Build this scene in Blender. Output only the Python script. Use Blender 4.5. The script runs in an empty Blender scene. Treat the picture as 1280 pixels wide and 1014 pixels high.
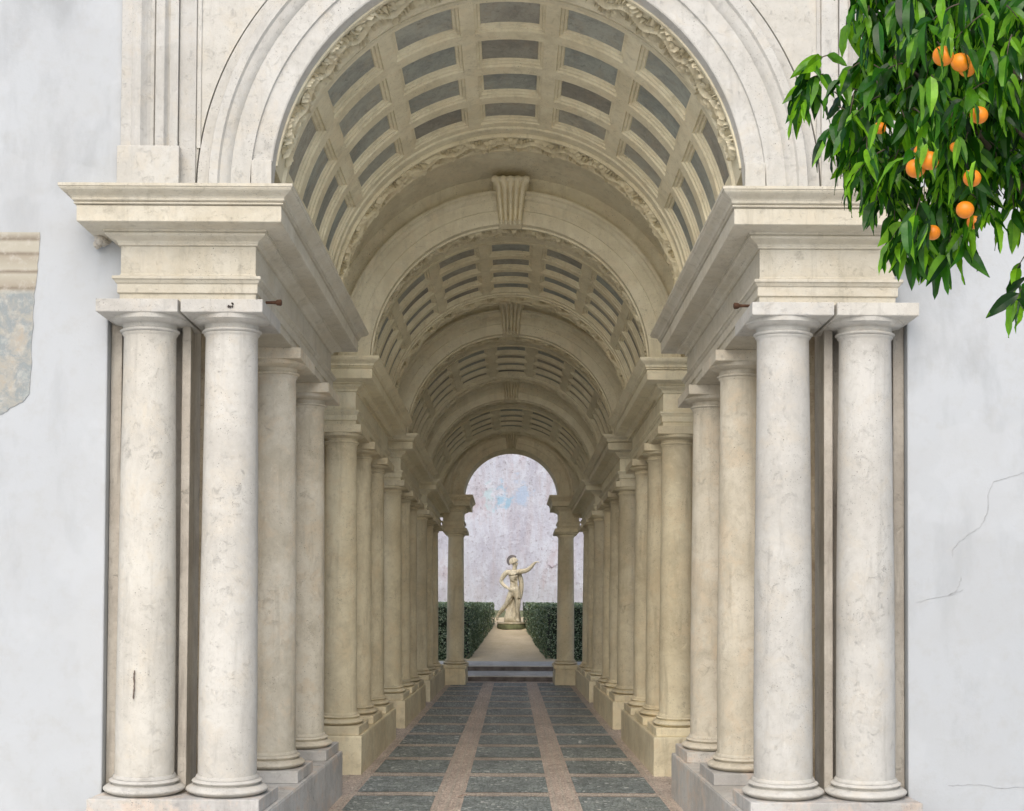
import bpy, bmesh, math, random
from mathutils import Vector, Matrix
from math import sin, cos, pi, radians, sqrt
random.seed(7)
S = bpy.context.scene
COL = S.collection
# ------------------------------------------------------------------ geometry of the forced perspective
F_PX, D = 2755.0, 14.35          # focal length in photo pixels, camera distance to front column plane
XC, ZE = 0.086, 2.005            # camera position
FA, ZV = 13.0, 1.33              # all the gallery's lines run to a real point 13 m in, 1.33 m up
def s(Y): return 1 - Y / FA
def P(u, Y, v):                  # gallery coordinates -> world
    k = s(Y)
    return Vector((u * k, Y, ZV + (v - ZV) * k))
def pix(x, y, Y):
    d = D + Y
    return Vector((XC + (x - 650) * d / F_PX, Y, ZE - (y - 700) * d / F_PX))
# ------------------------------------------------------------------ object helpers
def tag(o, label=None, cat=None, group=None, kind=None):
    if label: o['label'] = label
    if cat: o['category'] = cat
    if group: o['group'] = group
    if kind: o['kind'] = kind
    return o
def thing(name, label, cat, loc=(0, 0, 0), group=None):
    o = bpy.data.objects.new(name, None); COL.objects.link(o)
    o.location = loc; o.empty_display_size = 0.1
    return tag(o, label, cat, group)
class MB:
    def __init__(self): self.v = []; self.f = []; self.m = []
    def add(self, vs, fs, mi=0):
        b = len(self.v); self.v += [tuple(p) for p in vs]
        for f in fs: self.f.append(tuple(b + i for i in f)); self.m.append(mi)
    def build(self, name, mat, parent=None, smooth=False, bevel=0, autosmooth=None):
        org = Vector((0, 0, 0))
        if parent is not None:
            q = parent
            while q is not None: org = org + Vector(q.location); q = q.parent
        me = bpy.data.meshes.new(name)
        me.from_pydata([(x - org.x, y - org.y, z - org.z) for x, y, z in self.v], [], self.f)
        mats = mat if isinstance(mat, (list, tuple)) else [mat]
        for m in mats: me.materials.append(m)
        if len(mats) > 1:
            for p, mi in zip(me.polygons, self.m): p.material_index = mi
        bm = bmesh.new(); bm.from_mesh(me)
        bmesh.ops.recalc_face_normals(bm, faces=bm.faces); bm.to_mesh(me); bm.free()
        if smooth:
            for p in me.polygons: p.use_smooth = True
            if autosmooth: me.set_sharp_from_angle(angle=radians(autosmooth))
        me.update()
        o = bpy.data.objects.new(name, me); COL.objects.link(o)
        if parent is not None: o.parent = parent
        if bevel:
            b = o.modifiers.new('bevel', 'BEVEL'); b.width = bevel; b.segments = 2; b.limit_method = 'ANGLE'
            b.angle_limit = radians(35); b.harden_normals = False
        return o
def box(mb, x0, x1, y0, y1, z0, z1, mi=0):
    vs = [(x, y, z) for z in (z0, z1) for y in (y0, y1) for x in (x0, x1)]
    mb.add(vs, [(0, 2, 3, 1), (4, 5, 7, 6), (0, 1, 5, 4), (2, 6, 7, 3), (0, 4, 6, 2), (1, 3, 7, 5)], mi)
def loft(mb, rings, closed=True, caps=True, mi=0):
    n = len(rings[0]); b = len(mb.v)
    vs = [p for r in rings for p in r]; fs = []
    for i in range(len(rings) - 1):
        for j in range(n if closed else n - 1):
            k = (j + 1) % n
            fs.append((i * n + j, i * n + k, (i + 1) * n + k, (i + 1) * n + j))
    if caps and closed:
        fs.append(tuple(range(n - 1, -1, -1))); fs.append(tuple((len(rings) - 1) * n + j for j in range(n)))
    mb.add(vs, fs, mi)
# ------------------------------------------------------------------ materials
def newmat(name):
    m = bpy.data.materials.new(name); m.use_nodes = True
    nt = m.node_tree; nt.nodes.clear()
    out = nt.nodes.new('ShaderNodeOutputMaterial'); bs = nt.nodes.new('ShaderNodeBsdfPrincipled')
    nt.links.new(bs.outputs[0], out.inputs[0])
    return m, nt, bs, out
def N(nt, t, **kw):
    n = nt.nodes.new(t)
    for k, v in kw.items(): setattr(n, k, v)
    return n
def noise(nt, vec, scale, detail=6, rough=.6, dist=0):
    n = N(nt, 'ShaderNodeTexNoise'); n.inputs['Scale'].default_value = scale; n.inputs['Detail'].default_value = detail
    n.inputs['Roughness'].default_value = rough; n.inputs['Distortion'].default_value = dist
    nt.links.new(vec, n.inputs['Vector']); return n.outputs['Fac']
def ramp(nt, fac, stops):
    r = N(nt, 'ShaderNodeValToRGB'); e = r.color_ramp.elements
    while len(e) < len(stops): e.new(.5)
    for el, (p, c) in zip(e, stops):
        el.position = p; el.color = (c[0], c[1], c[2], 1) if isinstance(c, (tuple, list)) else (c, c, c, 1)
    nt.links.new(fac, r.inputs[0]); return r.outputs['Color']
def mix(nt, fac, a, b, mode='MIX'):
    m = N(nt, 'ShaderNodeMix', data_type='RGBA', blend_type=mode)
    for sock, v in ((m.inputs[0], fac), (m.inputs[6], a), (m.inputs[7], b)):
        if isinstance(v, (int, float)): sock.default_value = v
        elif isinstance(v, (tuple, list)): sock.default_value = (v[0], v[1], v[2], 1)
        else: nt.links.new(v, sock)
    return m.outputs[2]
def mapping(nt, scale=(1, 1, 1), loc=(0, 0, 0)):
    g = N(nt, 'ShaderNodeNewGeometry'); m = N(nt, 'ShaderNodeMapping')
    m.inputs['Scale'].default_value = scale; m.inputs['Location'].default_value = loc
    nt.links.new(g.outputs['Position'], m.inputs[0]); return m.outputs[0]
def bump(nt, bs, h, strength=.3, dist=.01):
    b = N(nt, 'ShaderNodeBump'); b.inputs['Strength'].default_value = strength; b.inputs['Distance'].default_value = dist
    nt.links.new(h, b.inputs['Height']); nt.links.new(b.outputs[0], bs.inputs['Normal'])
def stone(name, light, dark, warm, streak=.5, rough=.75, bs_=.35, spots=.5, pits=1.0, sc=1.0, vary=False):
    m, nt, bs, out = newmat(name)
    v = mapping(nt, (sc, sc, sc)); vs = mapping(nt, (9 * sc, 9 * sc, .9 * sc)); vw = mapping(nt, (sc, sc, sc), (7.3, 2.1, 4.4))
    a = noise(nt, v, 1.9, 8, .68, .5); b = noise(nt, vw, 4.5, 9, .72, .4); c = noise(nt, vs, 1.3, 8, .68, .3); f = noise(nt, v, 55, 5, .75); g2 = noise(nt, vw, 17, 9, .8, .5)
    dk = tuple(x * .68 for x in dark)
    col = mix(nt, ramp(nt, a, [(.38, 0.), (.60, 1.)]), dark, light)
    col = mix(nt, ramp(nt, b, [(.50, 0.), (.62, .6)]), col, warm)
    col = mix(nt, ramp(nt, g2, [(.30, .6), (.48, 0.)]), col, tuple(x * .8 for x in dark))
    col = mix(nt, ramp(nt, g2, [(.56, 0.), (.70, .7)]), col, tuple(min(.85, x * 1.12) for x in light))
    col = mix(nt, ramp(nt, c, [(.54, 0.), (.68, streak)]), col, dk)
    vo = noise(nt, v, 13, 9, .8, .8); vm = noise(nt, vw, 2.2, 3, .5)
    sp_ = mix(nt, 1., ramp(nt, vo, [(.57, 0.), (.63, 1.)]), ramp(nt, vm, [(.48, .15 * spots), (.66, .85 * spots)]), 'MULTIPLY')
    col = mix(nt, sp_, col, tuple(x * .5 for x in dark))
    pn = noise(nt, v, 110, 3, .6); pm = noise(nt, v, 3.1, 4, .6)
    pit = mix(nt, 1., ramp(nt, pn, [(.64, 0.), (.69, pits)]), ramp(nt, pm, [(.44, 0.), (.6, 1.)]), 'MULTIPLY')
    col = mix(nt, pit, col, tuple(x * .32 for x in dark))
    oi = N(nt, 'ShaderNodeObjectInfo')
    col = mix(nt, 1., col, ramp(nt, oi.outputs['Random'], [(0., (.86, .855, .85)), (.5, (.95, .95, .95)), (1., (1.0, .985, .95))] if not vary else [(0., (.72, .70, .68)), (.35, (1, .97, .92)), (.7, (.88, .95, .98)), (1., (1.12, 1.1, 1.05))]), 'MULTIPLY')
    nt.links.new(col, bs.inputs['Base Color']); bs.inputs['Roughness'].default_value = rough
    bs.inputs['Specular IOR Level'].default_value = .3
    h = mix(nt, .4, mix(nt, .5, g2, f), ramp(nt, vo, [(.56, 1.), (.66, 0.)]))
    bump(nt, bs, h, bs_ * 1.5, .012)
    return m
M = {}
M['white'] = stone('white_travertine', (.59, .58, .54), (.50, .485, .445), (.57, .53, .455), .4)
M['plinth'] = stone('pedestal_marble', (.56, .555, .535), (.42, .41, .39), (.64, .52, .42), .4)
M['upper'] = stone('facade_stone', (.56, .555, .525), (.485, .475, .44), (.55, .515, .445), .3, spots=.3)
M['cream'] = stone('cream_stucco', (.80, .745, .56), (.66, .60, .43), (.77, .675, .48), .35, spots=.4)
M['cornice'] = stone('cornice_stone', (.62, .59, .50), (.53, .49, .39), (.60, .545, .43), .45, spots=.4)
M['warm'] = stone('warm_travertine', (.68, .64, .54), (.52, .475, .375), (.65, .55, .41), .4)
M['ochre'] = stone('ochre_travertine', (.76, .69, .50), (.57, .50, .345), (.71, .595, .40), .5)
M['pier'] = stone('pinkish_pier_stone', (.58, .55, .49), (.42, .385, .335), (.50, .46, .40), .7, spots=.7)
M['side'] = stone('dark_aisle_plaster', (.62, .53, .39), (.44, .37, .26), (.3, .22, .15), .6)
M['panel'] = stone('grey_coffer_ground', (.42, .42, .37), (.30, .30, .27), (.40, .36, .29), .5, rough=.9, spots=.9, sc=1.7, vary=True)
def plaster(name, base, dark, lichen):
    m, nt, bs, out = newmat(name)
    v = mapping(nt); vs = mapping(nt, (3, 3, .8), (0, 0, 3.3))
    a = noise(nt, v, .8, 5, .55, .3); b = noise(nt, vs, 1.1, 6, .6); c = noise(nt, v, 9, 8, .7); e = noise(nt, v, 70, 4, .7)
    col = mix(nt, ramp(nt, a, [(.3, 0.), (.7, 1.)]), tuple(x * .95 for x in base), base)
    col = mix(nt, ramp(nt, b, [(.56, 0.), (.74, .55)]), col, dark)
    col = mix(nt, ramp(nt, c, [(.50, 0.), (.72, .7)]), col, lichen)
    st = noise(nt, mapping(nt, (1.3, 1.3, .55), (3, 1, 8)), 1.5, 7, .62, .2); tr_ = noise(nt, mapping(nt, (1, 1, 1.3)), 2.1, 5, .5, .6)
    col = mix(nt, ramp(nt, st, [(.56, 0.), (.72, .5)]), col, tuple(x * .8 for x in dark))
    pa = noise(nt, mapping(nt, (1, 1, 1), (9, 2, 5)), .9, 4, .55, .2)
    col = mix(nt, ramp(nt, pa, [(.51, 0.), (.53, .25)]), col, tuple(min(1, x * 1.12) for x in base))
    col = mix(nt, ramp(nt, tr_, [(.42, .22), (.56, 0.)]), col, lichen)
    col = mix(nt, ramp(nt, e, [(.68, 0.), (.76, .35)]), col, tuple(x * .6 for x in dark))
    nt.links.new(col, bs.inputs['Base Color']); bs.inputs['Roughness'].default_value = .85
    bs.inputs['Specular IOR Level'].default_value = .2
    bump(nt, bs, mix(nt, .45, mix(nt, .3, c, e), tr_), .35, .02)
    return m
M['plaster'] = plaster('white_lime_plaster', (.465, .49, .51), (.33, .345, .355), (.42, .43, .43))
def simple(name, c, rough=.7, metal=0, var=.3, sc=20):
    m, nt, bs, out = newmat(name)
    v = mapping(nt); a = noise(nt, v, sc, 5, .6)
    col = mix(nt, ramp(nt, a, [(.3, 0.), (.7, 1.)]), tuple(x * (1 - var) for x in c), tuple(min(1, x * (1 + var)) for x in c))
    nt.links.new(col, bs.inputs['Base Color']); bs.inputs['Roughness'].default_value = rough; bs.inputs['Metallic'].default_value = metal
    bump(nt, bs, a, .3, .004)
    return m
M['rust'] = simple('rusty_iron', (.10, .05, .03), .8, .4)
M['crack'] = simple('dark_crack', (.13, .10, .08), .9)
M['crackg'] = simple('grey_crack', (.36, .37, .38), .9)
M['hole'] = simple('dark_chip', (.05, .04, .035), .95)  # near-black fill for the chip patches on the abacus
M['statue'] = stone('statue_limestone', (.76, .69, .52), (.44, .38, .26), (.66, .56, .38), .7, spots=.8, sc=3.2, bs_=.8)
M['moss'] = simple('mossy_stone', (.13, .14, .07), .95, 0, .5, 14)
M['step'] = stone('worn_step_marble', (.66, .645, .60), (.45, .44, .41), (.5, .48, .44), .3)
M['riser'] = simple('dark_step_riser', (.14, .125, .12), .9, 0, .55, 9)
M['trunk'] = simple('citrus_bark', (.09, .07, .05), .9, 0, .4, 30)
M['deadleaf'] = simple('dry_leaf', (.30, .13, .05), .7)
# pebble mosaics
def pebbles(name, c1, c2, c3, scale, lines=None):
    m, nt, bs, out = newmat(name)
    v = mapping(nt, (1, 1, 0)); vo = N(nt, 'ShaderNodeTexVoronoi'); vo.inputs['Scale'].default_value = scale
    nt.links.new(v, vo.inputs['Vector'])
    ve = N(nt, 'ShaderNodeTexVoronoi', feature='DISTANCE_TO_EDGE'); ve.inputs['Scale'].default_value = scale; nt.links.new(v, ve.inputs['Vector'])
    sep = N(nt, 'ShaderNodeSeparateColor'); nt.links.new(vo.outputs['Color'], sep.inputs[0])
    col = ramp(nt, sep.outputs[0], [(.0, c1), (.5, c2), (.93, c2), (1., c3)])
    a = noise(nt, v, 2.3, 6, .65, .3)
    col = mix(nt, ramp(nt, a, [(.3, .55), (.62, 0.)]), col, tuple(x * .45 for x in c1))
    b = noise(nt, v, 9, 6, .65)
    col = mix(nt, ramp(nt, b, [(.5, 0.), (.75, .5)]), col, tuple((p + q) / 2 for p, q in zip(c2, c3)))
    grout = ramp(nt, ve.outputs['Distance'], [(.0, 1.), (.09, 0.)])
    col = mix(nt, grout, col, tuple(x * .5 for x in c1))
    nt.links.new(col, bs.inputs['Base Color']); bs.inputs['Roughness'].default_value = .6
    h = ramp(nt, ve.outputs['Distance'], [(0., 0.), (.25, 1.)])
    bump(nt, bs, h, .8, .01)
    return m
M['green'] = pebbles('dark_green_pebble_mosaic', (.15, .18, .175), (.29, .33, .32), (.72, .74, .72), 34)
M['pink'] = pebbles('terracotta_pebble_mosaic', (.52, .42, .35), (.66, .555, .47), (.80, .72, .64), 38)
M['pale'] = pebbles('pale_pebble_line', (.50, .43, .36), (.66, .58, .49), (.75, .68, .60), 50)
def groundmat(name, c1, c2, c3, sc=3):
    m, nt, bs, out = newmat(name)
    v = mapping(nt); a = noise(nt, v, sc, 7, .65, .3); b = noise(nt, v, sc * 14, 6, .7)
    col = mix(nt, ramp(nt, a, [(.35, 0.), (.65, 1.)]), c1, c2); col = mix(nt, ramp(nt, b, [(.5, 0.), (.7, .6)]), col, c3)
    nt.links.new(col, bs.inputs['Base Color']); bs.inputs['Roughness'].default_value = .95
    bump(nt, bs, b, .6, .02); return m
M['gravel'] = groundmat('sandy_gravel', (.54, .44, .28), (.66, .55, .38), (.38, .33, .20))
M['court'] = groundmat('courtyard_gravel', (.55, .54, .52), (.65, .64, .62), (.46, .45, .43))
# old painted wall behind the garden
def backwall():
    m, nt, bs, out = newmat('peeling_painted_plaster')
    v = mapping(nt); vs = mapping(nt, (2.4, 2.4, 1)); vt = mapping(nt, (9, 9, 1.2))
    a = noise(nt, vs, 1.5, 9, .68, .6); b = noise(nt, v, 6, 9, .72, .4); c = noise(nt, vt, 1.3, 8, .65); e = noise(nt, v, 26, 8, .75)
    col = ramp(nt, a, [(.30, (.40, .39, .46)), (.45, (.49, .49, .56)), (.55, (.57, .59, .66)), (.68, (.50, .44, .48))])
    col = mix(nt, ramp(nt, c, [(.48, 0.), (.66, .75)]), col, (.47, .43, .47))
    col = mix(nt, ramp(nt, b, [(.52, 0.), (.64, .8)]), col, (.61, .63, .69))
    col = mix(nt, ramp(nt, e, [(.54, 0.), (.66, .85)]), col, (.27, .245, .28))
    # brown-grey tone, stronger towards the bottom of the wall, broken up by noise
    g = N(nt, 'ShaderNodeNewGeometry'); sp = N(nt, 'ShaderNodeSeparateXYZ'); nt.links.new(g.outputs['Position'], sp.inputs[0])
    mr = N(nt, 'ShaderNodeMapRange'); mr.inputs[1].default_value = 1.15; mr.inputs[2].default_value = 1.95; mr.inputs[3].default_value = .62; mr.inputs[4].default_value = .0
    nt.links.new(sp.outputs[2], mr.inputs[0])
    low_tone = mix(nt, 1., mr.outputs[0], ramp(nt, b, [(.35, 1.), (.65, .1)]), 'MULTIPLY')
    col = mix(nt, low_tone, col, (.30, .28, .25))
    # remains of blue paint
    def blob(cx, cz, rx, rz, c, st=.8):
        nonlocal col
        mm = N(nt, 'ShaderNodeVectorMath', operation='SUBTRACT'); mm.inputs[1].default_value = (cx, 0, cz); nt.links.new(g.outputs['Position'], mm.inputs[0])
        ms = N(nt, 'ShaderNodeVectorMath', operation='MULTIPLY'); ms.inputs[1].default_value = (1 / rx, 0, 1 / rz); nt.links.new(mm.outputs[0], ms.inputs[0])
        ln = N(nt, 'ShaderNodeVectorMath', operation='LENGTH'); nt.links.new(ms.outputs[0], ln.inputs[0])
        ad = N(nt, 'ShaderNodeMath', operation='ADD'); nt.links.new(ln.outputs['Value'], ad.inputs[0])
        mu = N(nt, 'ShaderNodeMath', operation='MULTIPLY_ADD'); nt.links.new(b, mu.inputs[0]); mu.inputs[1].default_value = 6.; mu.inputs[2].default_value = -3.
        nt.links.new(mu.outputs[0], ad.inputs[1])
        col = mix(nt, ramp(nt, ad.outputs[0], [(.5, st), (1.05, 0.)]), col, c)
    for x, y, rx, ry, c in [(628, 622, 9, 11, (.28, .50, .66)), (653, 616, 7, 16, (.42, .54, .70)), (612, 620, 5, 14, (.46, .62, .66))]:
        q = pix(x, y, 12.3); k = (D + 12.3) / F_PX
        blob(q.x, q.z, rx * k * 1.35, ry * k * 1.35, c, .7)
    nt.links.new(col, bs.inputs['Base Color']); bs.inputs['Roughness'].default_value = .9
    bump(nt, bs, mix(nt, .5, b, e), .7, .03)
    return m
M['back'] = backwall()
def fresco():
    m, nt, bs, out = newmat('faded_fresco')
    g = N(nt, 'ShaderNodeNewGeometry'); sp = N(nt, 'ShaderNodeSeparateXYZ'); nt.links.new(g.outputs['Position'], sp.inputs[0])
    v = mapping(nt); a = noise(nt, v, 5, 8, .68, .5); b = noise(nt, v, 18, 8, .7)
    zt, zb = pix(0, 292, 0).z, pix(0, 520, 0).z
    mr = N(nt, 'ShaderNodeMapRange'); mr.inputs[1].default_value = zt; mr.inputs[2].default_value = zb
    ad = N(nt, 'ShaderNodeMath', operation='MULTIPLY_ADD'); nt.links.new(b, ad.inputs[0]); ad.inputs[1].default_value = .015; nt.links.new(sp.outputs[2], ad.inputs[2])
    nt.links.new(ad.outputs[0], mr.inputs[0])
    cr, db, ln = (.42, .395, .325), (.34, .305, .24), (.22, .185, .14)
    top = ramp(nt, mr.outputs[0], [(0., cr), (.035, ln), (.05, cr), (.10, cr), (.115, ln), (.13, db), (.20, cr), (.215, ln), (.23, cr), (.29, db), (.305, ln), (.33, cr)])
    low = ramp(nt, a, [(.32, (.40, .33, .25)), (.45, (.36, .35, .31)), (.56, (.25, .28, .285)), (.7, (.36, .385, .37))])
    sel = ramp(nt, mr.outputs[0], [(.31, 0.), (.34, 1.)])
    col = mix(nt, sel, top, low)
    col = mix(nt, ramp(nt, b, [(.5, 0.), (.7, .5)]), col, (.55, .53, .48))
    nt.links.new(col, bs.inputs['Base Color']); bs.inputs['Roughness'].default_value = .9
    bump(nt, bs, b, .5, .01); return m
M['fresco'] = fresco()
def leafmat(name, c1, c2, c3, rnd=True, trans=.35, rough=.35):
    m, nt, bs, out = newmat(name)
    g = N(nt, 'ShaderNodeNewGeometry'); v = mapping(nt)
    col = ramp(nt, g.outputs['Random Per Island'], [(0., c1), (.52, c2), (.74, tuple((a + b) / 2 for a, b in zip(c2, c3))), (1., c3)])
    nz = noise(nt, v, 14, 4, .6); n2 = noise(nt, v, 130, 3, .6)
    col = mix(nt, ramp(nt, nz, [(.4, 0.), (.65, .45)]), col, tuple(x * 1.0 for x in c1))
    bump(nt, bs, n2, .25, .002)
    nt.links.new(col, bs.inputs['Base Color']); bs.inputs['Roughness'].default_value = rough
    bs.inputs['Specular IOR Level'].default_value = .45
    tr = N(nt, 'ShaderNodeBsdfTranslucent'); mx = N(nt, 'ShaderNodeMixShader'); mx.inputs[0].default_value = trans
    tc = mix(nt, 1., col, (1.9, 1.7, .5), 'MULTIPLY'); nt.links.new(tc, tr.inputs[0])
    nt.links.new(bs.outputs[0], mx.inputs[1]); nt.links.new(tr.outputs[0], mx.inputs[2]); nt.links.new(mx.outputs[0], out.inputs[0])
    return m
M['leaf'] = leafmat('citrus_leaf', (.005, .028, .004), (.034, .165, .010), (.25, .56, .03), trans=.42, rough=.27)  # shaded gaps and lit leaves are put into the random leaf colours
M['hedge'] = leafmat('box_hedge_leaf', (.045, .09, .05), (.12, .18, .10), (.42, .50, .38), trans=.15, rough=.35)
M['hedgein'] = simple('hedge_dark_core', (.018, .026, .014), .95)  # hedge core colour, near-black to stand for the shaded inside
def orangemat():
    m, nt, bs, out = newmat('orange_peel')
    v = mapping(nt); a = noise(nt, v, 25, 3); b = noise(nt, v, 420, 2)
    nt.links.new(mix(nt, a, (.72, .18, .004), (.80, .28, .008)), bs.inputs['Base Color']); bs.inputs['Roughness'].default_value = .42
    bump(nt, bs, b, .25, .001); return m
M['orange'] = orangemat()
# ------------------------------------------------------------------ setting
BAYS = [dict(c=(0.0, 1.11, 2.04), cap=3.624, cor=4.28, R=1.60, Rin=1.547, Rout=1.93, Ya=-.0),
        dict(c=(3.27, 3.87, 4.44), cap=3.615, cor=4.266, R=1.60, Rin=1.46, Rout=1.78),
        dict(c=(5.27, 5.72, 6.08), cap=3.60, cor=4.23, R=1.64, Rin=1.53, Rout=1.86),
        dict(c=(6.65, 7.00, 7.30), cap=3.63, cor=4.17, R=1.68, Rin=1.585, Rout=1.89)]
YEND = 7.62
ORD = ['first', 'second', 'third', 'fourth']
def sheet(name, pts, mat, kind='structure', n=1):
    mb = MB(); mb.add(pts, [tuple(range(len(pts)))]); o = mb.build(name, mat); return tag(o, kind=kind)
sheet('ground', [(-60, -60, -.02), (60, -60, -.02), (60, 60, -.02), (-60, 60, -.02)], M['court'])
# mosaic pavement: sloping sheet with raised-by-4mm panels
mb = MB()
Y0, Y1 = -.55, 7.74
mb.add([P(-2.6, Y0, 0), P(2.6, Y0, 0), P(2.6, Y1, 0), P(-2.6, Y1, 0), P(-2.6, Y0, -.3), P(2.6, Y0, -.3), P(2.6, Y1, -.3), P(-2.6, Y1, -.3)],
       [(0, 1, 2, 3), (0, 4, 5, 1), (1, 5, 6, 2), (3, 2, 6, 7), (0, 3, 7, 4)])
floor = mb.build('pavement', M['pink']); tag(floor, kind='structure')
rows = [-.52, .28, 1.0, 1.68, 2.326, 3.07, 3.72, 4.30, 4.83, 5.31, 5.75, 6.15, 6.52, 6.84, 7.13, 7.40, 7.66]
mp = MB(); ml = MB()
for a, b in zip(rows[:-1], rows[1:]):
    g = (b - a) * .10
    for u0, u1 in ((-1.385, -.645), (-.385, .385), (.645, 1.385)):
        nj = 6
        def jit(): return random.uniform(-.006, .006)
        top = [P(u0 + (u1 - u0) * i / nj, a + g + jit(), .004) for i in range(nj + 1)]
        bot = [P(u0 + (u1 - u0) * i / nj, b - g + jit(), .004) for i in range(nj, -1, -1)]
        mp.add(top + bot, [tuple(range(2 * nj + 2))])
    for u0, u1 in ((-2.2, -1.67), (1.67, 2.2)):
        mp.add([P(u0, a + g, .004), P(u1, a + g, .004), P(u1, b - g, .004), P(u0, b - g, .004)], [(0, 1, 2, 3)])
for uc in (-.605, -.515, -.425, .425, .515, .605, -1.43, 1.43, -1.62, 1.62):
    ml.add([P(uc - .013, Y0 + .02, .004), P(uc + .013, Y0 + .02, .004), P(uc + .013, 7.7, .004), P(uc - .013, 7.7, .004)], [(0, 1, 2, 3)])
for bi_, b in enumerate(rows[1:-1]):
    hw = .06 * (rows[bi_ + 2] - rows[bi_])/2 * 1.1
    for u0, u1 in ((-1.385, -.645), (-.385, .385), (.645, 1.385)):
        ml.add([P(u0, b - hw, .004), P(u1, b - hw, .004), P(u1, b + hw, .004), P(u0, b + hw, .004)], [(0, 1, 2, 3)])
mp.build('pebble_panels', M['green'], floor); ml.build('pale_pebble_lines', M['pale'], floor)
# steps
def step(y0, y1, z0, za, zb, label, lip):
    t = thing('garden_step', label, 'step', (0, y0, z0), 'steps up to the garden')
    m1 = MB(); X = 1.35
    vs = [(-X, y0, z0 - .3), (X, y0, z0 - .3), (X, y0, za - .012), (-X, y0, za - .012), (-X, y1, zb - .012), (X, y1, zb - .012), (X, y1, z0 - .3), (-X, y1, z0 - .3)]
    m1.add(vs, [(0, 1, 2, 3), (3, 2, 5, 4), (4, 5, 6, 7), (0, 3, 4, 7), (1, 6, 5, 2)]); m1.build('riser', M['riser'], t)
    m2 = MB(); rr = [[(-X, y0 - lip, za - .012), (-X, y0 - lip, za), (-X, y1, zb), (-X, y1, zb - .0125)], [(X, y0 - lip, za - .012), (X, y0 - lip, za), (X, y1, zb), (X, y1, zb - .0125)]]
    loft(m2, rr); m2.build('tread', M['step'], t, bevel=.003)
step(7.76, 8.02, .79, .845, .883, 'lower worn marble step with dark riser between the last pedestals', .012)
step(8.025, 8.27, .86, .935, .968, 'upper worn marble step directly before the gravel path', .012)
# garden ground + path
def gz(Y): return .955 + (Y - 8.27) * .112
def grid(name, x0, x1, y0, y1, nx, ny, zf, mat, kind='structure'):
    mb = MB(); vs = [(x0 + (x1 - x0) * i / nx, y0 + (y1 - y0) * j / ny, 0) for j in range(ny + 1) for i in range(nx + 1)]
    vs = [(x, y, zf(x, y)) for x, y, _ in vs]
    mb.add(vs, [(j * (nx + 1) + i, j * (nx + 1) + i + 1, (j + 1) * (nx + 1) + i + 1, (j + 1) * (nx + 1) + i) for j in range(ny) for i in range(nx)])
    o = mb.build(name, mat, smooth=True); return tag(o, kind=kind)
grid('garden_ground', -7, 7, 8.28, 12.35, 40, 30, lambda x, y: gz(y) - .012 + .006 * sin(x * 13) * sin(y * 17), M['moss'])
grid('garden_path', -.5, .5, 8.275, 11.6, 20, 40, lambda x, y: gz(y) + .003 * sin(x * 31 + y * 9) , M['gravel'])
# back wall
mb = MB(); nx, nz = 60, 40
for (yy, sgn) in ((12.3, 1),):
    vs = []
    for j in range(nz + 1):
        for i in range(nx + 1):
            x = -7 + 14 * i / nx; z = .6 + 7.4 * j / nz
            vs.append((x, yy + .012 * sin(x * 3.1 + z) + .01 * sin(z * 5.3 + x * 1.7), z))
    mb.add(vs, [(j * (nx + 1) + i, j * (nx + 1) + i + 1, (j + 1) * (nx + 1) + i + 1, (j + 1) * (nx + 1) + i) for j in range(nz) for i in range(nx)])
    box(mb, -7, 7, yy + .05, yy + .4, .3, 8.01)
bw = mb.build('garden_wall', M['back']); tag(bw, 'tall peeling lavender and pink plaster wall behind the statue, with faded blue paint', 'wall')
def crackmesh(pts, w, Y, mb=None, th=.004, jit=1.0):
    mb = mb or MB(); n = len(pts)
    fine = []
    for i in range(n - 1):
        for k in range(5):
            t = k / 5; fine.append(((pts[i][0] * (1 - t) + pts[i + 1][0] * t) + random.uniform(-1, 1) * jit, (pts[i][1] * (1 - t) + pts[i + 1][1] * t) + random.uniform(-1, 1) * jit))
    fine.append(pts[-1]); rings = []
    for i, p in enumerate(fine):
        a = fine[max(0, i - 1)]; b = fine[min(len(fine) - 1, i + 1)]
        dx, dy = b[0] - a[0], b[1] - a[1]; l = sqrt(dx * dx + dy * dy) or 1; ww = w * (random.uniform(.4, 1)) * (0.25 if i in (0, len(fine) - 1) else 1)
        nx_, ny_ = -dy / l * ww, dx / l * ww
        A = pix(p[0] + nx_, p[1] + ny_, Y); B = pix(p[0] - nx_, p[1] - ny_, Y)
        rings.append([A + Vector((0, -th, 0)), B + Vector((0, -th, 0)), B + Vector((0, th, 0)), A + Vector((0, th, 0))])
    loft(mb, rings); return mb
crackmesh([(686, 706), (690, 709), (698, 705), (712, 709)], .35, 12.29, th=.012).build('crack', simple('plum_stain', (.34, .26, .28)), bw)
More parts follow.
